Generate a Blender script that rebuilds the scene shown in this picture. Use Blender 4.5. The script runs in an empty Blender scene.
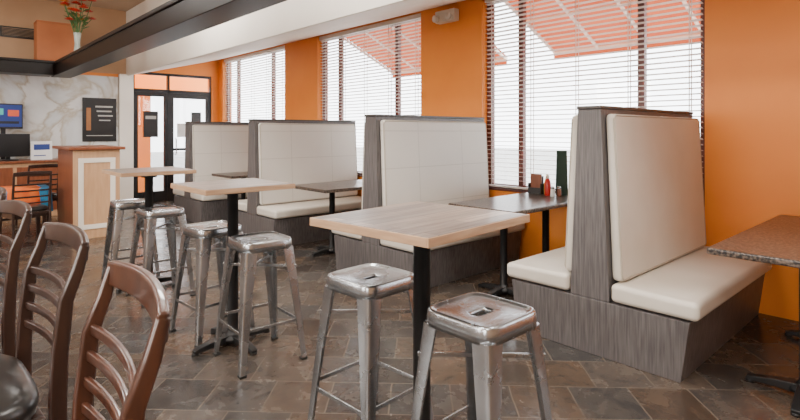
import bpy, math, random
from mathutils import Vector, Matrix
random.seed(7)
S = bpy.context.scene
COL = S.collection

# ---------------------------------------------------------------- materials
def srgb(r, g, b):
    def f(c):
        c /= 255.0
        return c/12.92 if c <= 0.04045 else ((c+0.055)/1.055)**2.4
    return (f(r), f(g), f(b), 1.0)

def new_mat(name):
    m = bpy.data.materials.new(name); m.use_nodes = True
    nt = m.node_tree
    return m, nt, nt.nodes['Principled BSDF']

def N(nt, typ, **kw):
    n = nt.nodes.new(typ)
    for k, v in kw.items():
        setattr(n, k, v)
    return n

def basic(name, c1, c2=None, rough=0.5, metal=0.0, scale=8.0, stretch=(1, 1, 1), bump=0.0, rvar=0.0, spec=0.5, detail=4, coat=0.0, lo=0.3, hi=0.7):
    m, nt, p = new_mat(name)
    c2 = c2 or c1
    tc = N(nt, 'ShaderNodeTexCoord'); mp = N(nt, 'ShaderNodeMapping')
    mp.inputs['Scale'].default_value = stretch
    nt.links.new(tc.outputs['Object'], mp.inputs['Vector'])
    no = N(nt, 'ShaderNodeTexNoise'); no.inputs['Scale'].default_value = scale; no.inputs['Detail'].default_value = detail
    nt.links.new(mp.outputs[0], no.inputs['Vector'])
    cr = N(nt, 'ShaderNodeValToRGB')
    cr.color_ramp.elements[0].position = lo; cr.color_ramp.elements[1].position = hi
    cr.color_ramp.elements[0].color = c1; cr.color_ramp.elements[1].color = c2
    nt.links.new(no.outputs['Fac'], cr.inputs['Fac'])
    nt.links.new(cr.outputs['Color'], p.inputs['Base Color'])
    p.inputs['Roughness'].default_value = rough
    p.inputs['Metallic'].default_value = metal
    p.inputs['Specular IOR Level'].default_value = spec
    p.inputs['Coat Weight'].default_value = coat
    if rvar:
        mr = N(nt, 'ShaderNodeMapRange')
        mr.inputs['To Min'].default_value = max(0.02, rough-rvar); mr.inputs['To Max'].default_value = rough+rvar
        nt.links.new(no.outputs['Fac'], mr.inputs['Value']); nt.links.new(mr.outputs[0], p.inputs['Roughness'])
    if bump:
        b = N(nt, 'ShaderNodeBump'); b.inputs['Strength'].default_value = bump; b.inputs['Distance'].default_value = 0.01
        nt.links.new(no.outputs['Fac'], b.inputs['Height']); nt.links.new(b.outputs[0], p.inputs['Normal'])
    return m

def emis(name, col, strength):
    m, nt, p = new_mat(name)
    p.inputs['Base Color'].default_value = col
    p.inputs['Emission Color'].default_value = col
    p.inputs['Emission Strength'].default_value = strength
    return m

def mat_floor():
    m, nt, p = new_mat('slate_tile')
    tc = N(nt, 'ShaderNodeTexCoord'); mp = N(nt, 'ShaderNodeMapping')
    mp.inputs['Rotation'].default_value = (0, 0, math.radians(45))
    nt.links.new(tc.outputs['Object'], mp.inputs['Vector'])
    nw = N(nt, 'ShaderNodeTexNoise'); nw.inputs['Scale'].default_value = 7; nw.inputs['Detail'].default_value = 2
    nt.links.new(tc.outputs['Object'], nw.inputs['Vector'])
    vs = N(nt, 'ShaderNodeVectorMath', operation='SUBTRACT'); vs.inputs[1].default_value = (.5, .5, .5)
    nt.links.new(nw.outputs['Color'], vs.inputs[0])
    vm = N(nt, 'ShaderNodeVectorMath', operation='SCALE'); vm.inputs['Scale'].default_value = 0.012
    nt.links.new(vs.outputs[0], vm.inputs[0])
    va = N(nt, 'ShaderNodeVectorMath', operation='ADD')
    nt.links.new(mp.outputs[0], va.inputs[0]); nt.links.new(vm.outputs[0], va.inputs[1])
    br = N(nt, 'ShaderNodeTexBrick'); br.offset = 0.5
    br.inputs['Scale'].default_value = 1.0
    br.inputs['Brick Width'].default_value = 0.31; br.inputs['Row Height'].default_value = 0.31
    br.inputs['Mortar Size'].default_value = 0.004
    br.inputs['Mortar Smooth'].default_value = 0.1
    br.inputs['Color1'].default_value = (0, 0, 0, 1); br.inputs['Color2'].default_value = (1, 1, 1, 1)
    br.inputs['Mortar'].default_value = (0.5, 0.5, 0.5, 1)
    nt.links.new(va.outputs[0], br.inputs['Vector'])
    cr = N(nt, 'ShaderNodeValToRGB'); e = cr.color_ramp.elements
    e[0].position = 0.0; e[0].color = srgb(46, 43, 42)
    e[1].position = 1.0; e[1].color = srgb(92, 76, 62)
    for pos, c in ((0.17, srgb(76, 63, 53)), (0.33, srgb(62, 61, 61)), (0.5, srgb(84, 70, 58)), (0.67, srgb(54, 50, 48)), (0.83, srgb(74, 70, 67))):
        x = e.new(pos); x.color = c
    nt.links.new(br.outputs['Color'], cr.inputs['Fac'])
    no = N(nt, 'ShaderNodeTexNoise'); no.inputs['Scale'].default_value = 6; no.inputs['Detail'].default_value = 8; no.inputs['Roughness'].default_value = 0.62; no.inputs['Distortion'].default_value = .3
    nt.links.new(tc.outputs['Object'], no.inputs['Vector'])
    cr2 = N(nt, 'ShaderNodeValToRGB'); e = cr2.color_ramp.elements
    e[0].position = 0.3; e[0].color = (0.55, 0.56, 0.59, 1)
    e[1].position = 0.7; e[1].color = (1.4, 1.32, 1.2, 1)
    nt.links.new(no.outputs['Fac'], cr2.inputs['Fac'])
    mx = N(nt, 'ShaderNodeMix', data_type='RGBA', blend_type='MULTIPLY'); mx.inputs['Factor'].default_value = 1
    nt.links.new(cr.outputs['Color'], mx.inputs['A']); nt.links.new(cr2.outputs['Color'], mx.inputs['B'])
    mg = N(nt, 'ShaderNodeMix', data_type='RGBA')
    nt.links.new(br.outputs['Fac'], mg.inputs['Factor']); nt.links.new(mx.outputs['Result'], mg.inputs['A'])
    mg.inputs['B'].default_value = srgb(100, 90, 80)
    nt.links.new(mg.outputs['Result'], p.inputs['Base Color'])
    mr = N(nt, 'ShaderNodeMapRange'); mr.inputs['From Min'].default_value = .3; mr.inputs['From Max'].default_value = .7
    mr.inputs['To Min'].default_value = 0.14; mr.inputs['To Max'].default_value = 0.34
    nt.links.new(no.outputs['Fac'], mr.inputs['Value']); nt.links.new(mr.outputs[0], p.inputs['Roughness'])
    b = N(nt, 'ShaderNodeBump'); b.inputs['Strength'].default_value = 0.35; b.inputs['Distance'].default_value = 0.008
    sub = N(nt, 'ShaderNodeMath', operation='SUBTRACT')
    nt.links.new(no.outputs['Fac'], sub.inputs[0]); nt.links.new(br.outputs['Fac'], sub.inputs[1])
    nt.links.new(sub.outputs[0], b.inputs['Height']); nt.links.new(b.outputs[0], p.inputs['Normal'])
    return m

def mat_planks(name, cols, rowh=0.075, bw=0.7, rough=0.36, rot=0.0):
    m, nt, p = new_mat(name)
    tc = N(nt, 'ShaderNodeTexCoord'); mp = N(nt, 'ShaderNodeMapping')
    mp.inputs['Rotation'].default_value = (0, 0, rot)
    nt.links.new(tc.outputs['Object'], mp.inputs['Vector'])
    br = N(nt, 'ShaderNodeTexBrick'); br.offset = 0.37
    br.inputs['Scale'].default_value = 1; br.inputs['Brick Width'].default_value = bw; br.inputs['Row Height'].default_value = rowh
    br.inputs['Mortar Size'].default_value = 0.0012
    br.inputs['Color1'].default_value = (0, 0, 0, 1); br.inputs['Color2'].default_value = (1, 1, 1, 1)
    nt.links.new(mp.outputs[0], br.inputs['Vector'])
    cr = N(nt, 'ShaderNodeValToRGB'); e = cr.color_ramp.elements
    e[0].color = cols[0]; e[1].color = cols[-1]
    for i, c in enumerate(cols[1:-1]):
        x = e.new((i+1)/(len(cols)-1)); x.color = c
    nt.links.new(br.outputs['Color'], cr.inputs['Fac'])
    mp2 = N(nt, 'ShaderNodeMapping'); mp2.inputs['Scale'].default_value = (3, 45, 10)
    nt.links.new(mp.outputs[0], mp2.inputs['Vector'])
    no = N(nt, 'ShaderNodeTexNoise'); no.inputs['Scale'].default_value = 1.5; no.inputs['Detail'].default_value = 6
    nt.links.new(mp2.outputs[0], no.inputs['Vector'])
    cr2 = N(nt, 'ShaderNodeValToRGB')
    cr2.color_ramp.elements[0].position = 0.3; cr2.color_ramp.elements[0].color = (0.55, 0.54, 0.53, 1)
    cr2.color_ramp.elements[1].position = 0.7; cr2.color_ramp.elements[1].color = (1.12, 1.12, 1.12, 1)
    nt.links.new(no.outputs['Fac'], cr2.inputs['Fac'])
    mx = N(nt, 'ShaderNodeMix', data_type='RGBA', blend_type='MULTIPLY'); mx.inputs['Factor'].default_value = 1
    nt.links.new(cr.outputs['Color'], mx.inputs['A']); nt.links.new(cr2.outputs['Color'], mx.inputs['B'])
    mg = N(nt, 'ShaderNodeMix', data_type='RGBA'); mg.inputs['B'].default_value = srgb(70, 56, 46)
    nt.links.new(br.outputs['Fac'], mg.inputs['Factor']); nt.links.new(mx.outputs['Result'], mg.inputs['A'])
    nt.links.new(mg.outputs['Result'], p.inputs['Base Color'])
    p.inputs['Roughness'].default_value = rough
    return m

def mat_seamed(name, c1, c2, sx, sz, offx=0.0, offz=0.0):
    """vinyl with stitched seams running in the local x / z plane"""
    m, nt, p = new_mat(name)
    tc = N(nt, 'ShaderNodeTexCoord')
    sep = N(nt, 'ShaderNodeSeparateXYZ'); nt.links.new(tc.outputs['Object'], sep.inputs[0])
    def line(out, period, off):
        a = N(nt, 'ShaderNodeMath', operation='ADD'); a.inputs[1].default_value = off
        nt.links.new(out, a.inputs[0])
        pp = N(nt, 'ShaderNodeMath', operation='PINGPONG'); pp.inputs[1].default_value = period/2
        nt.links.new(a.outputs[0], pp.inputs[0])
        mr = N(nt, 'ShaderNodeMapRange'); mr.inputs['From Min'].default_value = 0.0; mr.inputs['From Max'].default_value = 0.006
        nt.links.new(pp.outputs[0], mr.inputs['Value'])
        return mr.outputs[0]
    l1 = line(sep.outputs['X'], sx, offx); l2 = line(sep.outputs['Z'], sz, offz)
    mn = N(nt, 'ShaderNodeMath', operation='MINIMUM'); nt.links.new(l1, mn.inputs[0]); nt.links.new(l2, mn.inputs[1])
    no = N(nt, 'ShaderNodeTexNoise'); no.inputs['Scale'].default_value = 3
    nt.links.new(tc.outputs['Object'], no.inputs['Vector'])
    mc = N(nt, 'ShaderNodeMix', data_type='RGBA'); mc.inputs['A'].default_value = c1; mc.inputs['B'].default_value = c2
    nt.links.new(no.outputs['Fac'], mc.inputs['Factor'])
    md = N(nt, 'ShaderNodeMix', data_type='RGBA'); md.inputs['A'].default_value = (c1[0]*.78, c1[1]*.76, c1[2]*.74, 1)
    nt.links.new(mn.outputs[0], md.inputs['Factor']); nt.links.new(mc.outputs['Result'], md.inputs['B'])
    nt.links.new(md.outputs['Result'], p.inputs['Base Color'])
    b = N(nt, 'ShaderNodeBump'); b.inputs['Strength'].default_value = 0.15; b.inputs['Distance'].default_value = 0.005
    nt.links.new(mn.outputs[0], b.inputs['Height']); nt.links.new(b.outputs[0], p.inputs['Normal'])
    p.inputs['Roughness'].default_value = 0.42
    return m

def mat_marble():
    m, nt, p = new_mat('marble_slab')
    tc = N(nt, 'ShaderNodeTexCoord')
    no = N(nt, 'ShaderNodeTexNoise'); no.inputs['Scale'].default_value = 1.1; no.inputs['Detail'].default_value = 9; no.inputs['Distortion'].default_value = 1.3
    nt.links.new(tc.outputs['Object'], no.inputs['Vector'])
    cr = N(nt, 'ShaderNodeValToRGB'); e = cr.color_ramp.elements
    e[0].position = 0.3; e[0].color = srgb(214, 218, 220)
    e[1].position = 0.7; e[1].color = srgb(228, 230, 230)
    for pos, c in ((0.44, srgb(200, 202, 202)), (0.495, srgb(178, 168, 152)), (0.53, srgb(214, 214, 212))):
        x = e.new(pos); x.color = c
    nt.links.new(no.outputs['Fac'], cr.inputs['Fac']); nt.links.new(cr.outputs['Color'], p.inputs['Base Color'])
    p.inputs['Roughness'].default_value = 0.2
    return m

def mat_glass(name, tint=(1, 1, 1, 1), gl=0.06):
    m = bpy.data.materials.new(name); m.use_nodes = True; nt = m.node_tree
    for n in list(nt.nodes): nt.nodes.remove(n)
    o = N(nt, 'ShaderNodeOutputMaterial'); t = N(nt, 'ShaderNodeBsdfTransparent'); g = N(nt, 'ShaderNodeBsdfGlossy')
    t.inputs[0].default_value = tint; g.inputs['Roughness'].default_value = 0.02
    mx = N(nt, 'ShaderNodeMixShader'); mx.inputs[0].default_value = gl
    nt.links.new(t.outputs[0], mx.inputs[1]); nt.links.new(g.outputs[0], mx.inputs[2]); nt.links.new(mx.outputs[0], o.inputs[0])
    return m

def mat_awning():
    m = bpy.data.materials.new('awning_canvas'); m.use_nodes = True; nt = m.node_tree
    for n in list(nt.nodes): nt.nodes.remove(n)
    o = N(nt, 'ShaderNodeOutputMaterial'); t = N(nt, 'ShaderNodeBsdfTranslucent'); g = N(nt, 'ShaderNodeBsdfDiffuse')
    w = N(nt, 'ShaderNodeTexWave'); w.inputs['Scale'].default_value = 2.0
    cr = N(nt, 'ShaderNodeValToRGB'); cr.color_ramp.elements[0].color = (0.36, 0.055, 0.014, 1); cr.color_ramp.elements[1].color = (0.42, 0.08, 0.02, 1)
    nt.links.new(w.outputs['Fac'], cr.inputs['Fac'])
    nt.links.new(cr.outputs[0], t.inputs[0]); nt.links.new(cr.outputs[0], g.inputs[0])
    mx = N(nt, 'ShaderNodeMixShader'); mx.inputs[0].default_value = 0.65
    nt.links.new(t.outputs[0], mx.inputs[1]); nt.links.new(g.outputs[0], mx.inputs[2]); nt.links.new(mx.outputs[0], o.inputs[0])
    return m

M = {}
M['floor'] = mat_floor()
M['orange'] = basic('orange_paint', srgb(234, 134, 38), srgb(240, 142, 44), 0.5, scale=2, bump=0.02)
M['tan'] = basic('tan_paint', srgb(176, 140, 106), srgb(184, 148, 114), 0.6, scale=2)
M['cream'] = basic('cream_paint', srgb(238, 230, 217), srgb(244, 237, 226), 0.6, scale=2)
M['ceil'] = basic('ceiling_paint', srgb(196, 172, 146), srgb(202, 178, 152), 0.8, scale=2)
M['beam'] = basic('glossy_dark_wood', srgb(13, 9, 8), srgb(24, 16, 13), 0.38, scale=3, stretch=(12, 1, 12), spec=.25)
M['maroon'] = basic('maroon_frame', srgb(84, 40, 33), srgb(96, 46, 37), 0.4)
M['blind'] = basic('blind_slat', srgb(222, 212, 203), srgb(228, 219, 211), 0.45)
M['black'] = basic('black_metal', srgb(20, 20, 21), srgb(28, 28, 29), 0.4, scale=20)
M['blackplastic'] = basic('black_plastic', srgb(16, 16, 18), srgb(22, 22, 24), 0.3)
M['lam'] = basic('grey_wood_laminate', srgb(72, 68, 68), srgb(108, 103, 102), 0.42, scale=4.0, stretch=(20, 20, 1.2), detail=8, bump=0.05)
M['lamcap'] = basic('dark_laminate', srgb(58, 52, 50), srgb(78, 72, 68), 0.4, scale=3, stretch=(2, 14, 14))
M['vinyl'] = basic('taupe_vinyl', srgb(203, 195, 182), srgb(212, 205, 193), 0.4, scale=3, bump=0.03)
M['piping'] = basic('vinyl_piping', srgb(172, 162, 146), srgb(180, 170, 154), 0.45)
M['vinylseam'] = mat_seamed('taupe_vinyl_stitched', srgb(200, 195, 186), srgb(209, 204, 195), 0.62, 0.34, 0.15, 0.0)
M['plank'] = mat_planks('reclaimed_plank_top', [srgb(168, 153, 142), srgb(142, 135, 130), srgb(178, 163, 152), srgb(130, 123, 119), srgb(164, 152, 143)])
M['edge'] = basic('table_edge_wood', srgb(164, 130, 100), srgb(188, 156, 124), 0.45, scale=6, stretch=(1, 1, 12))
M['granite'] = basic('dark_granite', srgb(30, 27, 26), srgb(122, 106, 94), 0.28, scale=75, detail=10, lo=.42, hi=.68)
M['steel'] = basic('galvanised_steel', srgb(160, 164, 168), srgb(192, 196, 200), 0.27, metal=0.95, scale=4, rvar=0.06, bump=0.012, detail=5)
M['rubber'] = basic('rubber', srgb(25, 25, 25), srgb(32, 32, 32), 0.7)
M['chwood'] = basic('dark_walnut', srgb(36, 22, 18), srgb(54, 34, 26), 0.32, scale=4, stretch=(10, 10, 1.5), coat=0.3)
M['chwood_lit'] = basic('walnut_lit_tone', srgb(52, 30, 22), srgb(80, 47, 32), 0.28, scale=4, stretch=(10, 10, 1.5), coat=0.4)  # near chair's wood, with warm light put into the colour
M['seatblk'] = basic('black_vinyl', srgb(26, 24, 23), srgb(34, 31, 29), 0.3, scale=5, bump=0.05)
M['marble'] = mat_marble()
M['honey'] = basic('honey_wood', srgb(192, 150, 112), srgb(206, 166, 128), 0.4, scale=3, stretch=(10, 10, 1.2))
M['cherry'] = basic('cherry_wood', srgb(116, 64, 40), srgb(138, 80, 52), 0.35, scale=3, stretch=(10, 10, 1.2))
M['white'] = basic('white_plastic', srgb(226, 220, 208), srgb(232, 226, 214), 0.4)
M['paper'] = basic('paper', srgb(232, 232, 230), srgb(240, 240, 238), 0.8)
M['poster'] = basic('poster_black', srgb(22, 22, 24), srgb(36, 34, 34), 0.35, scale=4)
M['ink'] = basic('poster_print_white', srgb(180, 178, 172), srgb(190, 188, 182), 0.6)
M['inkorange'] = basic('poster_print_brown', srgb(150, 96, 56), srgb(170, 112, 66), 0.6)
M['tent'] = basic('tent_card_green', srgb(24, 44, 34), srgb(34, 58, 44), 0.4)
M['screen'] = emis('screen_blue', srgb(26, 44, 104), 0.6)
M['screen2'] = emis('screen_green', srgb(60, 160, 150), 0.5)
M['screen3'] = emis('screen_red', srgb(190, 80, 50), 0.5)
M['lampglass'] = basic('lamp_lens', srgb(235, 235, 230), srgb(245, 245, 240), 0.1)
M['glass'] = mat_glass('window_glass')
M['doorglass'] = mat_glass('door_glass', (0.85, 0.85, 0.85, 1), 0.1)
M['awning'] = mat_awning()
M['asphalt'] = basic('outdoor_paving', srgb(150, 148, 146), srgb(176, 174, 170), 0.9, scale=3)
M['petal'] = basic('red_petals', srgb(190, 30, 24), srgb(220, 60, 40), 0.6, scale=20)
M['petaly'] = basic('orange_petals', srgb(226, 140, 50), srgb(236, 170, 80), 0.6, scale=20)
M['leaf'] = basic('green_leaf', srgb(52, 84, 40), srgb(78, 112, 56), 0.6, scale=20)
M['vase'] = basic('green_glass', srgb(150, 160, 150), srgb(180, 186, 176), 0.08)
M['ketchup'] = basic('red_plastic', srgb(170, 24, 18), srgb(186, 30, 22), 0.3)
M['mustard'] = basic('yellow_plastic', srgb(216, 160, 30), srgb(224, 170, 40), 0.3)
M['blue'] = basic('blue_cloth', srgb(30, 100, 150), srgb(40, 130, 170), 0.8, scale=9)
M['redcloth'] = basic('orange_cloth', srgb(206, 84, 30), srgb(226, 120, 40), 0.8, scale=9)
M['box'] = basic('orange_crate', srgb(160, 92, 50), srgb(176, 104, 58), 0.6, scale=3)

# ---------------------------------------------------------------- mesh helpers
def mk(name, verts, faces, mat=None, parent=None, loc=(0, 0, 0), rot=(0, 0, 0), smooth=False, bevel=0, seg=2):
    me = bpy.data.meshes.new(name)
    me.from_pydata([tuple(v) for v in verts], [], faces); me.update()
    import bmesh
    bm = bmesh.new(); bm.from_mesh(me); bmesh.ops.recalc_face_normals(bm, faces=bm.faces); bm.to_mesh(me); bm.free()
    if smooth:
        for p in me.polygons: p.use_smooth = True
    o = bpy.data.objects.new(name, me)
    if mat is not None: me.materials.append(mat if not isinstance(mat, str) else M[mat])
    o.location = loc; o.rotation_euler = rot
    if parent: o.parent = parent
    COL.objects.link(o)
    if bevel:
        b = o.modifiers.new('bevel', 'BEVEL'); b.width = bevel; b.segments = seg; b.limit_method = 'ANGLE'; b.angle_limit = math.radians(40)
        for p in me.polygons: p.use_smooth = True
        w = o.modifiers.new('wn', 'WEIGHTED_NORMAL'); w.keep_sharp = True
    return o

def boxg(x0, x1, y0, y1, z0, z1, base=0):
    v = [(x0, y0, z0), (x1, y0, z0), (x1, y1, z0), (x0, y1, z0), (x0, y0, z1), (x1, y0, z1), (x1, y1, z1), (x0, y1, z1)]
    f = [(0, 3, 2, 1), (4, 5, 6, 7), (0, 1, 5, 4), (1, 2, 6, 5), (2, 3, 7, 6), (3, 0, 4, 7)]
    return v, [tuple(i+base for i in q) for q in f]

def box(name, x0, x1, y0, y1, z0, z1, mat, parent=None, bevel=0, **kw):
    v, f = boxg(x0, x1, y0, y1, z0, z1)
    return mk(name, v, f, mat, parent, bevel=bevel, **kw)

def join(parts):
    V, F = [], []
    for v, f in parts:
        b = len(V); V += list(v); F += [tuple(i+b for i in q) for q in f]
    return V, F

def boxes(name, L, mat, parent=None, bevel=0, **kw):
    v, f = join([boxg(*b) for b in L])
    return mk(name, v, f, mat, parent, bevel=bevel, **kw)

def sweep(path, w, h, up=(0, 0, 1)):
    n = len(path); P = [Vector(p) for p in path]; V = []; F = []; up = Vector(up)
    for i in range(n):
        t = (P[min(i+1, n-1)]-P[max(i-1, 0)]).normalized()
        s = t.cross(up).normalized(); u = s.cross(t).normalized()
        ww = w[i] if isinstance(w, (list, tuple)) else w
        hh = h[i] if isinstance(h, (list, tuple)) else h
        for a, b in ((-1, -1), (1, -1), (1, 1), (-1, 1)):
            V.append(P[i]+s*a*ww/2+u*b*hh/2)
    for i in range(n-1):
        for k in range(4):
            a = i*4+k; b = i*4+(k+1) % 4
            F.append((a, b, b+4, a+4))
    F.append((3, 2, 1, 0)); F.append(tuple(4*(n-1)+k for k in range(4)))
    return V, F

def tube(path, r, seg=12, up=(0, 0, 1)):
    n = len(path); P = [Vector(p) for p in path]; V = []; F = []; up = Vector(up)
    for i in range(n):
        t = (P[min(i+1, n-1)]-P[max(i-1, 0)]).normalized()
        uu = up if abs(t.dot(up)) < 0.95 else Vector((1, 0, 0))
        s = t.cross(uu).normalized(); u = s.cross(t).normalized()
        rr = r[i] if isinstance(r, (list, tuple)) else r
        for k in range(seg):
            a = 2*math.pi*k/seg
            V.append(P[i]+s*math.cos(a)*rr+u*math.sin(a)*rr)
    for i in range(n-1):
        for k in range(seg):
            a = i*seg+k; b = i*seg+(k+1) % seg
            F.append((a, b, b+seg, a+seg))
    F.append(tuple(reversed(range(seg)))); F.append(tuple(seg*(n-1)+k for k in range(seg)))
    return V, F

def lathe(prof, seg=24, c=(0, 0)):
    return tube([(c[0], c[1], z) for r, z in prof], [max(r, 0.0005) for r, z in prof], seg)

def sring(hx, hy, z, n=56, e=4.0, cx=0, cy=0):
    out = []
    for k in range(n):
        a = 2*math.pi*k/n; c, s = math.cos(a), math.sin(a)
        out.append((cx+hx*math.copysign(abs(c)**(2/e), c), cy+hy*math.copysign(abs(s)**(2/e), s), z))
    return out

def loft(rings, cap0=False, cap1=False):
    n = len(rings[0]); V = [p for r in rings for p in r]; F = []
    for i in range(len(rings)-1):
        for k in range(n):
            a = i*n+k; b = i*n+(k+1) % n
            F.append((a, b, b+n, a+n))
    if cap0: F.append(tuple(reversed(range(n))))
    if cap1: F.append(tuple(n*(len(rings)-1)+k for k in range(n)))
    return V, F

def empty(name, loc=(0, 0, 0), rz=0, label=None, cat=None, group=None):
    o = bpy.data.objects.new(name, None); o.location = loc; o.rotation_euler = (0, 0, rz); o.empty_display_size = 0.1
    COL.objects.link(o); tag(o, label, cat, group); return o

def tag(o, label=None, cat=None, group=None):
    if label: o['label'] = label
    if cat: o['category'] = cat
    if group: o['group'] = group
    return o

def struct(o):
    o['kind'] = 'structure'; return o

def dup(root, loc, rz=None, label=None):
    def cp(o, par):
        c = o.copy(); COL.objects.link(c)
        if par: c.parent = par
        for ch in o.children: cp(ch, c)
        return c
    c = cp(root, None)
    c.location = loc
    if rz is not None: c.rotation_euler = (0, 0, rz)
    if label: c['label'] = label
    return c

# ---------------------------------------------------------------- camera
A = math.radians(42.7)
cam = bpy.data.cameras.new('camera'); co = bpy.data.objects.new('camera', cam); COL.objects.link(co)
co.location = (0, 0, 1.35)
co.rotation_euler = (math.radians(90), 0, -A)
cam.sensor_width = 36; cam.lens = 36*520/800; cam.shift_y = -(210-132)/800; cam.clip_start = 0.05
S.camera = co

# ---------------------------------------------------------------- room shell
XW = 4.6; YB = 10.6; XL = -4.0; YF = -3.0; H = 3.6
struct(box('floor', XL-.2, XW+.2, YF-.2, YB+.2, -0.1, 0, 'floor'))
struct(box('ceiling', XL-.2, XW+.2, YF-.2, YB+.2, H, H+.1, 'ceil'))
wins = [(-2.4, -0.2), (1.40, 3.64), (4.60, 6.90), (7.90, 10.40)]  # first window is out of view, added to let in more light
ZS, ZT = 0.72, 2.85
cols = []
prev = YF-.2
for a, b in wins:
    cols.append((XW, XW+.2, prev, a, 0, H)); cols.append((XW, XW+.2, a, b, 0, ZS)); cols.append((XW, XW+.2, a, b, ZT, H)); prev = b
cols.append((XW, XW+.2, prev, YB+.2, 0, H))
struct(boxes('wall_right', cols, 'orange'))
DX0, DX1, DZ = 2.95, 4.45, 2.5
struct(boxes('wall_back', [(XL-.2, DX0, YB, YB+.2, 0, 2.42), (DX1, XW, YB, YB+.2, 0, H), (DX0, DX1, YB, YB+.2, DZ, H)], 'orange'))
struct(box('wall_back_upper', XL-.2, DX0, YB, YB+.2, 2.42, H, 'tan'))
struct(box('wall_left', XL-.2, XL, YF-.2, YB, 0, H, 'tan'))
struct(box('wall_front', XL, XW, YF-.2, YF, 0, H, 'tan'))
struct(box('trim_1', XL, 2.68, YB-.06, YB-.002, 0.0, 2.36, 'marble'))
struct(box('trim_2', 2.69, 2.93, YB-.09, YB-.002, 0, 2.42, 'cream', bevel=.005))
sof = [(2.82, 2.39), (XW-.002, 2.86), (XW-.002, H-.002), (2.82, H-.002)]
v = [(x, YF, z) for x, z in sof]+[(x, YB-.002, z) for x, z in sof]
struct(mk('trim_3', v, [(0, 1, 2, 3), (7, 6, 5, 4), (0, 4, 5, 1), (1, 5, 6, 2), (2, 6, 7, 3), (3, 7, 4, 0)], 'cream', bevel=.01))
def beamprof(name, x0, x1, y0, y1, z0, z1):
    return struct(boxes(name, [(x0, x1, y0, y1, z0, z1), (x0-.02, x1+.02, y0-.02, y1+.02, z1-.03, z1+.012)], 'beam', bevel=.006))
beamprof('trim_4', 1.58, 1.85, YF+.03, 10.15, 2.25, 2.46)
beamprof('trim_5', XL+.03, 1.55, 9.75, 10.15, 2.25, 2.46)
struct(box('baseboard_back', XL, 2.68, YB-.08, YB-.062, 0, .1, 'beam'))

wi = 0
for a, b in wins:
    wi += 1
    root = empty('window_%d' % wi, (XW+.12, a, ZS)); root['kind'] = 'structure'
    W = b-a; Hh = ZT-ZS
    fr = [(-.03, .03, 0, .06, 0, Hh), (-.03, .03, W-.06, W, 0, Hh), (-.03, .03, .06, W-.06, 0, .06), (-.03, .03, .06, W-.06, Hh-.06, Hh)]
    for f in (0.24, 0.80):
        fr.append((-.03, .03, W*f-.03, W*f+.03, .06, Hh-.06))
    boxes('frame', fr, 'maroon', root, bevel=.004)
    box('pane', -.004, .004, .05, W-.05, .05, Hh-.05, 'glass', root)
    struct(box('trim_%d' % (5+wi), XW-.02, XW+.088, a-.0+.002, b-.002, ZS-.001, ZS+.02, 'maroon', bevel=.003))
    bl = empty('window_blind', (XW+.045, a, 0), label='off-white horizontal slat blind hanging inside a maroon-framed window', cat='window blind', group='blinds along the window wall')
    box('headrail', -.025, .03, .02, W-.02, ZT-.06, ZT-.005, 'blind', bl, bevel=.003)
    sl = []
    z = ZT-.085; tl = math.radians(-10)
    while z > ZS+.07:
        dx = .025*math.cos(tl); dz = .025*math.sin(tl)
        vv = [(-dx, .03, z-dz), (0, .03, z+.003), (dx, .03, z+dz), (-dx, W-.03, z-dz), (0, W-.03, z+.003), (dx, W-.03, z+dz)]
        ff = [(0, 1, 4, 3), (1, 2, 5, 4)]
        sl.append((vv, ff)); z -= .046
    v, f = join(sl); mk('slats', v, f, 'blind', bl, smooth=True)
    box('bottom_rail', -.022, .022, .03, W-.03, ZS+.03, ZS+.05, 'blind', bl, bevel=.003)
    cd = []
    for k in range(5):
        y = .12+(W-.24)*k/4
        cd.append(boxg(-.027, -.025, y-.004, y+.004, ZS+.04, ZT-.05)); cd.append(boxg(.025, .027, y-.004, y+.004, ZS+.04, ZT-.05))
    v, f = join(cd); mk('ladder_tape', v, f, 'blind', bl)

# ---------------------------------------------------------------- outdoors
struct(box('paving_outside_windows', 5.0, 40, -25, 40, -.16, -.12, 'asphalt'))  # outdoor paving, not part of the room floor
struct(box('paving_outside_door', -10, 4.99, 11.0, 40, -.16, -.12, 'asphalt'))
def awning(y0, y1):
    r = empty('awning', (XW+.22, y0, 0), label='orange-red canvas awning sloping over the window outside', cat='awning', group='window awnings')
    W = y1-y0
    x0, z0, x1, z1 = 0.0, 3.1, 1.45, 2.45
    v = [(x0, 0, z0), (x1, 0, z1), (x1, W, z1), (x0, W, z0), (x1, 0, z1-.12), (x1, W, z1-.12)]
    mk('canvas', v, [(0, 1, 2, 3), (1, 4, 5, 2)], 'awning', r)
    fr = []
    n = 5
    for k in range(n):
        y = .02+(W-.04)*k/(n-1)
        fr.append(tube([(x0, y, z0-.04), (x1, y, z1-.04)], .02, 8))
    fr.append(tube([(x1, 0, z1-.03), (x1, W, z1-.03)], .02, 8))
    fr.append(tube([(x1*.5, 0, (z0+z1)/2-.05), (x1*.5, W, (z0+z1)/2-.05)], .02, 8))
    v, f = join(fr); mk('awning_frame', v, f, 'white', r)
for a, b in wins[1:3]:
    awning(a-.1, b+.1)

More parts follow.
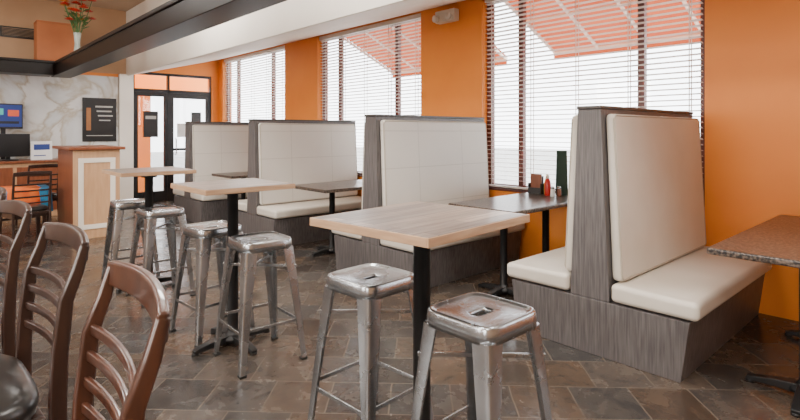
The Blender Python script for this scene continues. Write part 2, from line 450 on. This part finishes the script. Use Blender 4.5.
# ---------------------------------------------------------------- entrance doors
d = empty('door_1', (3.62, YB+.06, 0)); d['kind'] = 'structure'
W = .81
boxes('frame', [(0, .08, -.03, .03, 0, 2.12), (W-.08, W, -.03, .03, 0, 2.12), (.08, W-.08, -.03, .03, 0, .22), (.08, W-.08, -.03, .03, 2.02, 2.12), (.08, W-.08, -.03, .03, .98, 1.03)], 'black', d, bevel=.003)
box('pane', .07, W-.07, -.004, .004, .2, 2.04, 'doorglass', d)
v, f = tube([(.11, -.03, .9), (.11, -.08, .92), (.11, -.08, 1.2), (.11, -.03, 1.22)], .012); mk('handle', v, f, 'steel', d, smooth=True)
box('notice', .14, .36, -.042, -.036, 1.25, 1.52, 'paper', d)
box('notice', .42, .62, -.042, -.036, 1.15, 1.75, 'poster', d)
d2 = empty('door_2', (DX0+.03, YB+.06, 0)); d2['kind'] = 'structure'
W = .6
boxes('frame', [(0, .06, -.03, .03, 0, 2.12), (W-.06, W, -.03, .03, 0, 2.12), (.06, W-.06, -.03, .03, 0, .2), (.06, W-.06, -.03, .03, 2.04, 2.12)], 'black', d2, bevel=.003)
box('pane', .05, W-.05, -.004, .004, .15, 2.06, 'doorglass', d2)
box('notice', .15, .42, -.042, -.036, 1.25, 1.75, 'poster', d2)
box('notice', .19, .38, -.048, -.043, 1.6, 1.66, 'ink', d2)
struct(boxes('trim_20', [(DX0, DX0+.03, YB+.02, YB+.1, 0, DZ), (3.58, 3.62, YB+.02, YB+.1, 0, DZ), (4.43, DX1, YB+.02, YB+.1, 0, DZ), (DX0, DX1, YB+.02, YB+.1, 2.12, 2.18), (DX0, DX1, YB+.02, YB+.1, DZ-.05, DZ)], 'black'))
struct(boxes('wall_vestibule', [(2.4, 3.75, 12.2, 12.3, 0, 3.0), (3.75, 5.6, 12.2, 12.3, 2.3, 3.0), (2.3, 2.4, 10.81, 12.3, 0, 3)], 'orange'))

# ---------------------------------------------------------------- booths
booth = empty('booth_bench', (3.0, 1.55, 0), label='double-sided restaurant booth, taupe vinyl cushions on grey wood laminate', cat='booth', group='booths along the window wall')
L = 1.56
def prism(prof, x0, x1):
    n = len(prof)
    v = [(x0, y, z) for y, z in prof]+[(x1, y, z) for y, z in prof]
    f = [tuple(range(n)), tuple(reversed(range(n, 2*n)))]+[(k, (k+1) % n, (k+1) % n+n, k+n) for k in range(n)]
    return v, f
v, f = prism([(-.52, 0), (.52, 0), (.565, .335), (-.565, .335)], 0, L)
mk('base', v, f, 'lam', booth, bevel=.004)
v, f = prism([(-.125, .337), (.125, .337), (.075, 1.49), (-.075, 1.49)], 0, L)
mk('back_panel', v, f, 'lam', booth, bevel=.004)
box('top_cap', -.004, L, -.08, .08, 1.491, 1.51, 'lamcap', booth, bevel=.003)
def cushion(name, c8, mat, par, bev=.035):
    f = [(0, 3, 2, 1), (4, 5, 6, 7), (0, 1, 5, 4), (1, 2, 6, 5), (2, 3, 7, 6), (3, 0, 4, 7)]
    return mk(name, c8, f, mat, par, bevel=bev, seg=5)
def rrect_path(x0, x1, fn, z0, z1, r=.05, n=6):
    pts = []
    for cx, cz, a0 in ((x1-r, z1-r, 0), (x0+r, z1-r, 90), (x0+r, z0+r, 180), (x1-r, z0+r, 270)):
        for i in range(n+1):
            a = math.radians(a0+90*i/n); x = cx+r*math.cos(a); z = cz+r*math.sin(a)
            pts.append((x, fn(z), z))
    pts.append(pts[0]); return pts
for s in (-1, 1):
    y0, y1 = s*.135, s*.61
    cushion('seat_cushion', [(-.01, y0, .345), (L, y0, .345), (L, y1, .345), (-.01, y1, .345), (-.01, y0, .455), (L, y0, .455), (L, y1, .445), (-.01, y1, .445)], 'vinyl', booth, .03)
    a0, a1 = s*.122, s*.19; b0, b1 = s*.080, s*.138
    bc = cushion('back_cushion', [(.035, a0, .46), (L-.04, a0, .46), (L-.04, a1, .46), (.035, a1, .46), (.035, b0, 1.46), (L-.04, b0, 1.46), (L-.04, b1, 1.46), (.035, b1, 1.46)], 'vinyl', booth, .03)
    pth = rrect_path(.045, L-.05, lambda z: a1+(b1-a1)*(z-.46)+s*(-.005), .47, 1.45, .035)
    v, f = tube(pth, .006, 8, up=(0, 1, 0)); mk('piping', v, f, 'piping', bc, smooth=True)
booth2 = empty('booth_bench', (3.0, 3.65, 0), label='double-sided booth with stitched panel back cushions in pale taupe vinyl', cat='booth', group='booths along the window wall')
for ch in list(booth.children):
    c = ch.copy(); COL.objects.link(c); c.parent = booth2
    if ch.name.startswith('back_cushion'):
        c.data = ch.data.copy(); c.data.materials[0] = M['vinylseam']
        for g in ch.children:
            gg = g.copy(); COL.objects.link(gg); gg.parent = c
for y in (5.95, 8.05):
    dup(booth2, (3.0, y, 0))

def ped_base(par, arm=.27, r=.035, ztop=.72, ang=0, tipz=.02):
    v, f = lathe([(.075, .03), (.072, .05), (r+.008, .07), (r, .09), (r, ztop-.02), (r+.03, ztop-.018), (r+.03, ztop)], 20)
    mk('column', v, f, 'black', par, smooth=True, bevel=0)
    P = []
    for k in range(4):
        a = ang+k*math.pi/2; c, s = math.cos(a), math.sin(a)
        P.append(sweep([(0, 0, .045), (c*arm*.5, s*arm*.5, .038), (c*arm*.92, s*arm*.92, .024), (c*arm, s*arm, .018)], [.07, .055, .042, .038], [.05, .04, .026, .022]))
        P.append(lathe([(.022, 0), (.022, .014)], 12, (c*arm*.95, s*arm*.95)))
    v, f = join(P); mk('base', v, f, 'black', par, bevel=.004)
def booth_table(loc, w, l, label):
    t = empty('booth_table', loc, label=label, cat='table', group='dining tables in the booths')
    box('table_top', -l/2, l/2, -w/2, w/2, .72, .755, 'granite', t, bevel=.008)
    for x in (-l/2+.33, l/2-.33):
        b = bpy.data.objects.new('pedestal', None); COL.objects.link(b); b.parent = t; b.location = (x, 0, 0)
        ped_base(b, .26, .032, .719, math.radians(0))
    return t
booth_table((3.90, 2.60, 0), .66, 1.30, 'dark speckled granite booth table holding condiments beneath the window')
booth_table((3.80, 4.78, 0), .70, 1.50, 'dark granite booth table between two stitched booths')
booth_table((3.80, 7.0, 0), .66, 1.45, 'dark granite booth table between two far booths')
booth_table((3.77, .54, 0), .72, 1.58, 'dark brown speckled granite booth table on black pedestals')

# ---------------------------------------------------------------- high tables
def high_table(loc, rz, sx, sy, label):
    t = empty('high_table', loc, rz, label, 'table', 'counter-height plank tables')
    box('table_top', -sx/2+.008, sx/2-.008, -sy/2+.008, sy/2-.008, .992, 1.022, 'plank', t, bevel=.002)
    boxes('edge_band', [(-sx/2, sx/2, -sy/2, -sy/2+.0078, .990, 1.021), (-sx/2, sx/2, sy/2-.0078, sy/2, .990, 1.021),
                        (-sx/2, -sx/2+.0078, -sy/2+.008, sy/2-.008, .990, 1.021), (sx/2-.0078, sx/2, -sy/2+.008, sy/2-.008, .990, 1.021)], 'edge', t, bevel=.002)
    box('mounting_plate', -.13, .13, -.13, .13, .975, .991, 'black', t, bevel=.003)
    ped_base(t, .26, .034, .974, math.radians(4))
    return t
lab = 'square plank-topped high table on a black pedestal with two steel stools'
high_table((1.445, 1.44, 0), math.radians(5), .64, .59, lab)
high_table((1.47, 3.17, 0), 0, .58, .56, lab)
high_table((1.47, 4.83, 0), 0, .60, .60, lab)

# ---------------------------------------------------------------- metal stools
SH = .72
st = empty('metal_stool', (1.478, 1.172, 0), 0, 'galvanised sheet-metal stool with handle slot tucked at a high table', 'stool', 'galvanised metal stools')
R = []
R.append(sring(.157, .157, SH-.058, e=6)); R.append(sring(.155, .155, SH-.03, e=6)); R.append(sring(.153, .153, SH-.009, e=6))
R.append(sring(.150, .150, SH-.002, e=6)); R.append(sring(.145, .145, SH, e=6)); R.append(sring(.139, .139, SH-.001, e=6)); R.append(sring(.133, .133, SH-.007, e=6))
R.append(sring(.126, .126, SH-.009, e=5.5)); R.append(sring(.09, .08, SH-.012, e=4)); R.append(sring(.055, .032, SH-.013, e=4)); R.append(sring(.047, .023, SH-.015, e=4)); R.append(sring(.044, .020, SH-.03, e=4))
v, f = loft(R); so = mk('seat', v, f, 'steel', st, smooth=True)
sd = so.modifiers.new('solid', 'SOLIDIFY'); sd.thickness = .002; sd.offset = -1
def leg(sx, sy):
    rings = []
    for z, c, w in ((SH-.052, .152, .072), (.45, .172, .056), (.25, .188, .044), (.012, .206, .032)):
        t = .010; b = w*.28
        pr = [(-w, 0), (-b, 0), (-b*.3, -b*.3), (0, -b), (0, -w), (-t, -w), (-t, -b-t*.2), (-t-b*.35, -t-b*.35), (-b-t*.2, -t), (-w, -t)]
        rings.append([((c+x)*sx, (c+y)*sy, z) for x, y in pr])
    return loft(rings, True, True)
for sx in (-1, 1):
    for sy in (-1, 1):
        v, f = leg(sx, sy)
        lg = mk('leg', v, f, 'steel', st, bevel=.002)
        box('foot_cap', sx*.190-.019, sx*.190+.019, sy*.190-.019, sy*.190+.019, 0, .013, 'rubber', lg, bevel=.003)
for k in range(4):
    zz = .22 if k % 2 else .24; c = .183
    P = [(-c, -c, zz), (c, -c, zz)] if k == 0 else [(c, -c, zz), (c, c, zz)] if k == 1 else [(c, c, zz), (-c, c, zz)] if k == 2 else [(-c, c, zz), (-c, -c, zz)]
    v, f = sweep(P, .008, .018); mk('footrest_bar', v, f, 'steel', st, bevel=.002)
for k in range(2):
    P = [(-.161, -.161*(1 if k else -1), .552+.02*k), (.161, .161*(1 if k else -1), .552+.02*k)]
    v, f = sweep(P, .012, .016); mk('cross_brace', v, f, 'steel', st, bevel=.002)
for x, y, r in ((1.475, 1.79, 3), (1.50, 2.87, -3), (1.46, 3.46, 4), (1.46, 4.50, 2), (1.42, 5.18, -4)):
    dup(st, (x, y, 0), math.radians(r))

# ---------------------------------------------------------------- ladder-back bar chairs
def bar_chair(loc, rz, wood, label, sh=.76, top=1.12):
    c = empty('bar_chair', loc, rz, label, 'chair', 'ladder-back bar chairs')
    hb = .185
    R = []
    for s, z in ((.90, sh-.055), (.985, sh-.05), (1.0, sh-.03), (.98, sh-.012), (.90, sh), (.6, sh+.006), (.2, sh+.008)):
        R.append(sring(.205*s, .215*s, z, 40, 4.0, .0, 0))
    v, f = loft(R, True, True); mk('seat', v, f, 'seatblk', c, smooth=True)
    boxes('seat_frame', [(-.19, .20, -.19, -.165, sh-.11, sh-.056), (-.19, .20, .165, .19, sh-.11, sh-.056), (-.19, -.165, -.165, .165, sh-.11, sh-.056), (.175, .20, -.165, .165, sh-.11, sh-.056)], wood, c, bevel=.003)
    for s in (-1, 1):
        y = s*hb
        path = [(.27, y*1.02, 0), (.24, y, .25), (.225, y, .5), (.222, y, sh-.03), (.226, y, sh+.08), (.238, y, sh+.2), (.262, y, top-.06), (.278, y, top)]
        v, f = sweep(path, [.022, .024, .025, .025, .025, .023, .021, .018], [.028, .032, .034, .036, .034, .030, .026, .020], up=(1, 0, 0))
        mk('back_post', v, f, wood, c, bevel=.006)
        v, f = sweep([(-.20, s*.20, 0), (-.185, s*.185, sh-.06)], [.026, .036], [.026, .036], up=(1, 0, 0))
        mk('front_leg', v, f, wood, c, bevel=.004)
    def xat(z):
        pts = [(sh-.03, .222), (sh+.08, .226), (sh+.2, .238), (top-.06, .262), (top, .278)]
        for (za, xa), (zb, xb) in zip(pts, pts[1:]):
            if z <= zb: return xa+(xb-xa)*(z-za)/(zb-za)
        return .278
    def slat(name, z, h, bow=.022):
        p = []
        for k in range(9):
            t = -1+2*k/8
            p.append((xat(z)+bow*(1-t*t), t*(hb-.008), z))
        v, f = sweep(p, .011, h); mk(name, v, f, wood, c, bevel=.003)
    gap = (top-.08-(sh+.05))/4
    for k in range(4):
        slat('slat', sh+.06+gap*k, .020)
    V = []; F = []
    n = 13
    for k in range(n):
        t = -1+2*k/(n-1); x = xat(top-.02)+.024*(1-t*t); y = t*(hb+.008)
        zt = top+.006+.010*(1-t*t); zb = top-.042+.006*(1-t*t)
        for dx, z in ((-.009, zb), (.009, zb), (.012, zt), (-.006, zt)): V.append((x+dx, y, z))
    for k in range(n-1):
        for j in range(4):
            a = k*4+j; b = k*4+(j+1) % 4; F.append((a, b, b+4, a+4))
    F.append((0, 1, 2, 3)); F.append(tuple(4*(n-1)+j for j in range(4)))
    mk('crest_rail', V, F, wood, c, bevel=.005)
    for z, pts in ((.30, [(-.195, -.195), (-.195, .195)]), (.36, [(-.19, -.185), (.235, -.185)]), (.36, [(-.19, .185), (.235, .185)]), (.40, [(.232, -.185), (.232, .185)])):
        v, f = sweep([(pts[0][0], pts[0][1], z), (pts[1][0], pts[1][1], z)], .02, .03); mk('stretcher', v, f, wood, c, bevel=.003)
    return c
bar_chair((-.005, .99, 0), math.radians(-4), 'chwood_lit', 'ladder-back bar chair with warm light painted into its red-brown wood, black padded seat', top=1.085)
c2 = bar_chair((.0, 1.58, 0), math.radians(3), 'chwood', 'dark walnut ladder-back bar chair with black vinyl seat', top=1.085)
for y, r in ((2.26, 6), (2.92, 4), (3.56, 6)):
    dup(c2, (-.03, y, 0), math.radians(r))

# ---------------------------------------------------------------- far left: host stand, counter, monitors
h = empty('host_stand', (1.62, 7.9, 0), label='honey wood host stand with framed panel and dark cherry side', cat='host stand')
box('body', -.22, .30, -.38, .60, 0, 1.12, 'cherry', h, bevel=.006)
box('front_panel', -.225, .305, -.40, -.381, 0.0, 1.12, 'honey', h, bevel=.004)
boxes('panel_frame', [(-.17, .25, -.412, -.401, .12, .18), (-.17, .25, -.412, -.401, .96, 1.02), (-.17, -.11, -.412, -.401, .18, .96), (.19, .25, -.412, -.401, .18, .96)], 'cream', h, bevel=.004)
box('counter_top', -.28, .36, -.45, .65, 1.121, 1.16, 'cherry', h, bevel=.008)
k = empty('back_counter', (0, 10.2, 0), label='honey wood service counter against the marble wall', cat='counter')
box('body', -3.2, 2.0, -.25, .3, 0, .86, 'honey', k, bevel=.004)
box('counter_top', -3.25, 2.04, -.30, .32, .861, .90, 'cherry', k, bevel=.006)
for i in range(8):
    box('door', -3.1+i*.6, -2.55+i*.6, -.268, -.252, .1, .8, 'cherry', k, bevel=.004)
def monitor(loc, w, hh, z0, scr, label):
    m = empty('monitor', loc, math.radians(12), label, 'monitor')
    box('housing', -w/2, w/2, -.02, .03, z0, z0+hh, 'blackplastic', m, bevel=.008)
    box('screen', -w/2+.02, w/2-.02, -.024, -.021, z0+.03, z0+hh-.02, scr, m)
    boxes('stand', [(-.03, .03, .031, .06, 0, z0+hh*.6), (-.11, .11, -.06, .12, 0, .015)], 'blackplastic', m, bevel=.003)
    return m
monitor((1.02, 10.12, .902), .56, .36, .06, 'blackplastic', 'black point-of-sale monitor on the service counter')
m2 = monitor((.98, 10.32, .902), .5, .4, .50, 'screen', 'raised monitor with lit blue screen above the service counter')
box('screen_graphic', -.19, -.02, -.029, -.026, .72, .82, 'screen2', m2)
box('screen_graphic', .04, .19, -.029, -.026, .70, .80, 'screen3', m2)
box('screen_graphic', -.19, .19, -.029, -.026, .58, .62, 'blackplastic', m2)
cs = empty('counter_card', (1.45, 10.15, .902), math.radians(20), 'small white printed card sign standing on the service counter', 'sign')
box('card', -.16, .16, -.005, .005, 0, .30, 'paper', cs)
box('print', -.12, .12, -.008, -.006, .16, .25, 'screen', cs)
box('print', -.12, .06, -.008, -.006, .06, .075, 'screen', cs)
ps = empty('poster', (2.36, 10.53, 1.18), label='black poster with white printed lettering on the marble wall', cat='poster')
box('sheet', -.26, .28, -.012, 0, 0, .78, 'poster', ps)
for x0, x1, z0, z1 in ((-.06, .22, .61, .64), (-.04, .2, .53, .555), (-.02, .22, .45, .475), (.0, .18, .37, .39), (-.2, .22, .10, .112)):
    box('print', x0, x1, -.016, -.013, z0, z1, 'ink', ps)
box('picture', -.2, -.13, -.016, -.013, .2, .6, 'inkorange', ps)
vn = empty('air_vent', (1.2, 10.597, 2.9), label='black louvred air vent high on the tan wall', cat='vent')
boxes('frame', [(-.25, .25, -.02, 0, 0, .02), (-.25, .25, -.02, 0, .16, .18), (-.25, -.23, -.02, 0, .02, .16), (.23, .25, -.02, 0, .02, .16)], 'black', vn)
boxes('louvre', [(-.23, .23, -.016, -.004, .025+.022*i, .037+.022*i) for i in range(6)], 'black', vn)
cr = empty('crate', (1.60, 9.96, 2.474), math.radians(0), 'orange-brown box standing on the dark ledge', 'box')
boxes('body', [(-.26, .26, -.15, .15, 0, .02), (-.26, .26, -.15, -.13, .02, .60), (-.26, .26, .13, .15, .02, .60), (-.26, -.24, -.13, .13, .02, .60), (.24, .26, -.13, .13, .02, .60)], 'box', cr, bevel=.004)
box('lid', -.265, .265, -.155, .155, .601, .63, 'box', cr, bevel=.004)
vs = empty('flower_vase', (1.73, 9.0, 2.474), label='glass vase of red and orange flowers on the dark ledge', cat='flowers')
v, f = lathe([(.05, 0), (.055, .02), (.045, .1), (.035, .2), (.045, .3), (.055, .36), (.05, .36), (.03, .2), (.03, .05)], 20); mk('vase', v, f, 'vase', vs, smooth=True)
random.seed(3)
stems = []
for i in range(18):
    a = random.uniform(0, 6.28); rr = random.uniform(.03, .22); zz = random.uniform(.5, .85)
    e = (math.cos(a)*rr, math.sin(a)*rr, zz)
    stems.append(tube([(0, 0, .2), (e[0]*.4, e[1]*.4, .45), e], .005, 6))
    P = []
    for ring, (pr, tilt, n) in enumerate(((.075, .2, 7), (.055, .7, 6), (.03, 1.1, 5))):
        for q in range(n):
            b = 2*math.pi*q/n+ring*.4
            ux, uy = math.cos(b), math.sin(b); px, py = -uy, ux
            ct, stt = math.cos(tilt), math.sin(tilt)
            w = pr*.45
            P.append(([(e[0], e[1], e[2]), (e[0]+ux*pr*ct*.6+px*w, e[1]+uy*pr*ct*.6+py*w, e[2]+pr*stt*.6), (e[0]+ux*pr*ct, e[1]+uy*pr*ct, e[2]+pr*stt), (e[0]+ux*pr*ct*.6-px*w, e[1]+uy*pr*ct*.6-py*w, e[2]+pr*stt*.6)], [(0, 1, 2, 3)]))
    v, f = join(P); mk('flower', v, f, 'petal' if i % 3 else 'petaly', vs)
v, f = join(stems); mk('stems', v, f, 'leaf', vs)
P = []
for i in range(30):
    a = random.uniform(0, 6.28); z0 = random.uniform(.4, .7); r0 = random.uniform(.02, .08); r1 = r0+.12
    ux, uy = math.cos(a), math.sin(a)
    P.append(([(ux*r0, uy*r0, z0), (ux*(r0+.05)-uy*.03, uy*(r0+.05)+ux*.03, z0+.05), (ux*r1, uy*r1, z0+.07), (ux*(r0+.05)+uy*.03, uy*(r0+.05)-ux*.03, z0+.05)], [(0, 1, 2, 3)]))
v, f = join(P); mk('leaves', v, f, 'leaf', vs)

def low_chair(loc, rz, label):
    c = bar_chair(loc, rz, 'chwood', label, sh=.46, top=.88)
    c.name = 'dining_chair'; c['group'] = 'dining chairs by the service counter'
    return c
low_chair((1.25, 9.12, 0), math.radians(-80), 'dark wooden dining chair with black seat near the host stand')
low_chair((.92, 7.62, 0), math.radians(-80), 'dark wooden dining chair beside a colourful cloth-covered table')
t = empty('cloth_table', (.95, 8.30, 0), label='small low table under a blue and orange patterned cloth', cat='table')
boxes('leg', [(-.25, -.21, -.25, -.21, 0, .6)], 'chwood', t); boxes('leg', [(.21, .25, -.25, -.21, 0, .6)], 'chwood', t)
boxes('leg', [(-.25, -.21, .21, .25, 0, .6)], 'chwood', t); boxes('leg', [(.21, .25, .21, .25, 0, .6)], 'chwood', t)
box('table_top', -.3, .3, -.3, .3, .601, .63, 'chwood', t)
v, f = loft([sring(.31, .31, .632, 48, 8), sring(.315, .315, .60, 48, 8), [(p[0]*(1+.03*math.sin(i*1.3)), p[1]*(1+.03*math.sin(i*1.3)), p[2]) for i, p in enumerate(sring(.325, .325, .32, 48, 7))]], True, False)
mk('tablecloth', v, f, 'blue', t, smooth=True)
v, f = loft([sring(.2, .32, .634, 40, 8), sring(.2, .322, .60, 40, 8), sring(.2, .345, .36, 40, 8)], True, False)
mk('runner', v, f, 'redcloth', t, smooth=True)

# ---------------------------------------------------------------- emergency light
el = empty('emergency_light', (XW-.002, 4.12, 2.64), label='beige twin-head emergency light mounted on the orange column', cat='emergency light')
box('housing', -.09, 0, -.15, .15, 0, .14, 'white', el, bevel=.008)
for s in (-1, 1):
    v, f = tube([(-.095, s*.10, .05), (-.12, s*.105, .045), (-.145, s*.11, .04)], [.025, .038, .042], 20); lh = mk('lamp_head', v, f, 'white', el, smooth=True)
    v, f = tube([(-.1455, s*.11, .04), (-.148, s*.11, .04)], [.036, .03], 20); mk('lens', v, f, 'lampglass', lh, smooth=True)

# ---------------------------------------------------------------- condiments
ZTt = .7555
def bottle(name, x, y, prof, mat, capmat, cap, label, cat):
    e = empty(name, (x, y, ZTt), label=label, cat=cat)
    v, f = lathe(prof, 20); mk('body', v, f, mat, e, smooth=True)
    v, f = lathe(cap, 16); mk('cap', v, f, capmat, e, smooth=True)
    return e
bottle('ketchup_bottle', 4.32, 2.64, [(.028, 0), (.03, .01), (.03, .1), (.022, .14), (.012, .16)], 'ketchup', 'white', [(.012, .161), (.012, .185), (.004, .2)], 'red plastic ketchup bottle on the granite booth table', 'bottle')
bottle('mustard_bottle', 4.40, 2.70, [(.026, 0), (.027, .01), (.027, .1), (.02, .13), (.012, .15)], 'mustard', 'mustard', [(.012, .151), (.01, .17), (.003, .19)], 'yellow mustard bottle on the granite booth table', 'bottle')
tc = empty('tent_card', (4.43, 2.56, ZTt), math.radians(-40), 'tall dark green menu tent card beside the window', 'card')
mk('card', [(-.05, -.03, 0), (.05, -.03, 0), (.05, 0, .42), (-.05, 0, .42), (-.05, .03, 0), (.05, .03, 0)], [(0, 1, 2, 3), (3, 2, 5, 4)], 'tent', tc)
bottle('salt_shaker', 4.27, 2.56, [(.02, 0), (.022, .01), (.018, .06), (.018, .07)], 'lampglass', 'steel', [(.019, .071), (.017, .088), (.006, .095)], 'glass salt shaker with steel cap', 'shaker')
bottle('pepper_shaker', 4.33, 2.53, [(.02, 0), (.022, .01), (.018, .06), (.018, .07)], 'cherry', 'steel', [(.019, .071), (.017, .088), (.006, .095)], 'brown pepper shaker with steel cap', 'shaker')
mh = empty('menu_holder', (4.40, 2.80, ZTt), label='black menu holder with upright menus on the booth table', cat='menu holder')
boxes('holder', [(-.06, .06, -.07, .07, 0, .01), (-.06, .06, -.07, -.065, .01, .1), (-.06, .06, .065, .07, .01, .1), (.055, .06, -.065, .065, .01, .1), (-.06, -.055, -.065, .065, .01, .06)], 'black', mh)
box('menu', -.03, -.02, -.06, .06, .012, .19, 'cherry', mh); box('menu', .0, .01, -.06, .06, .012, .17, 'poster', mh)

# ---------------------------------------------------------------- lights
w = bpy.data.worlds.new('world'); S.world = w; w.use_nodes = True
bg = w.node_tree.nodes['Background']; bg.inputs['Color'].default_value = (0.94, 0.97, 1.0, 1); bg.inputs['Strength'].default_value = 10.0
for a, b in wins:
    l = bpy.data.lights.new('sky_portal', 'AREA'); l.shape = 'RECTANGLE'; l.size = ZT-ZS; l.size_y = b-a
    l.cycles.is_portal = True
    o = bpy.data.objects.new('sky_portal', l); o.location = (XW+.19, (a+b)/2, (ZS+ZT)/2); o.rotation_euler = (0, math.radians(90), 0)
    COL.objects.link(o)
def area(name, loc, rot, e, size, col):
    l = bpy.data.lights.new(name, 'AREA'); l.size = size; l.energy = e; l.color = col
    o = bpy.data.objects.new(name, l); o.location = loc; o.rotation_euler = rot; COL.objects.link(o)
for x, y in ((-.4, -.8), (-.4, 1.6), (-.4, 4.6), (-.4, 7.8), (2.2, 3.2), (2.2, 6.4), (2.2, .2), (-2.5, 2)):
    area('ceiling_fill', (x, y, H-.03), (0, 0, 0), 84, .8, (1, .955, .90))  # unseen fill lights added under the ceiling to brighten the room
for y in (-1.0, 2.5, 6.0):   # added fill out of view on the bar side, brightens booths and orange walls
    area('side_fill', (XL+.05, y, 2.0), (0, math.radians(-90), 0), 135, 1.4, (1, .955, .90))
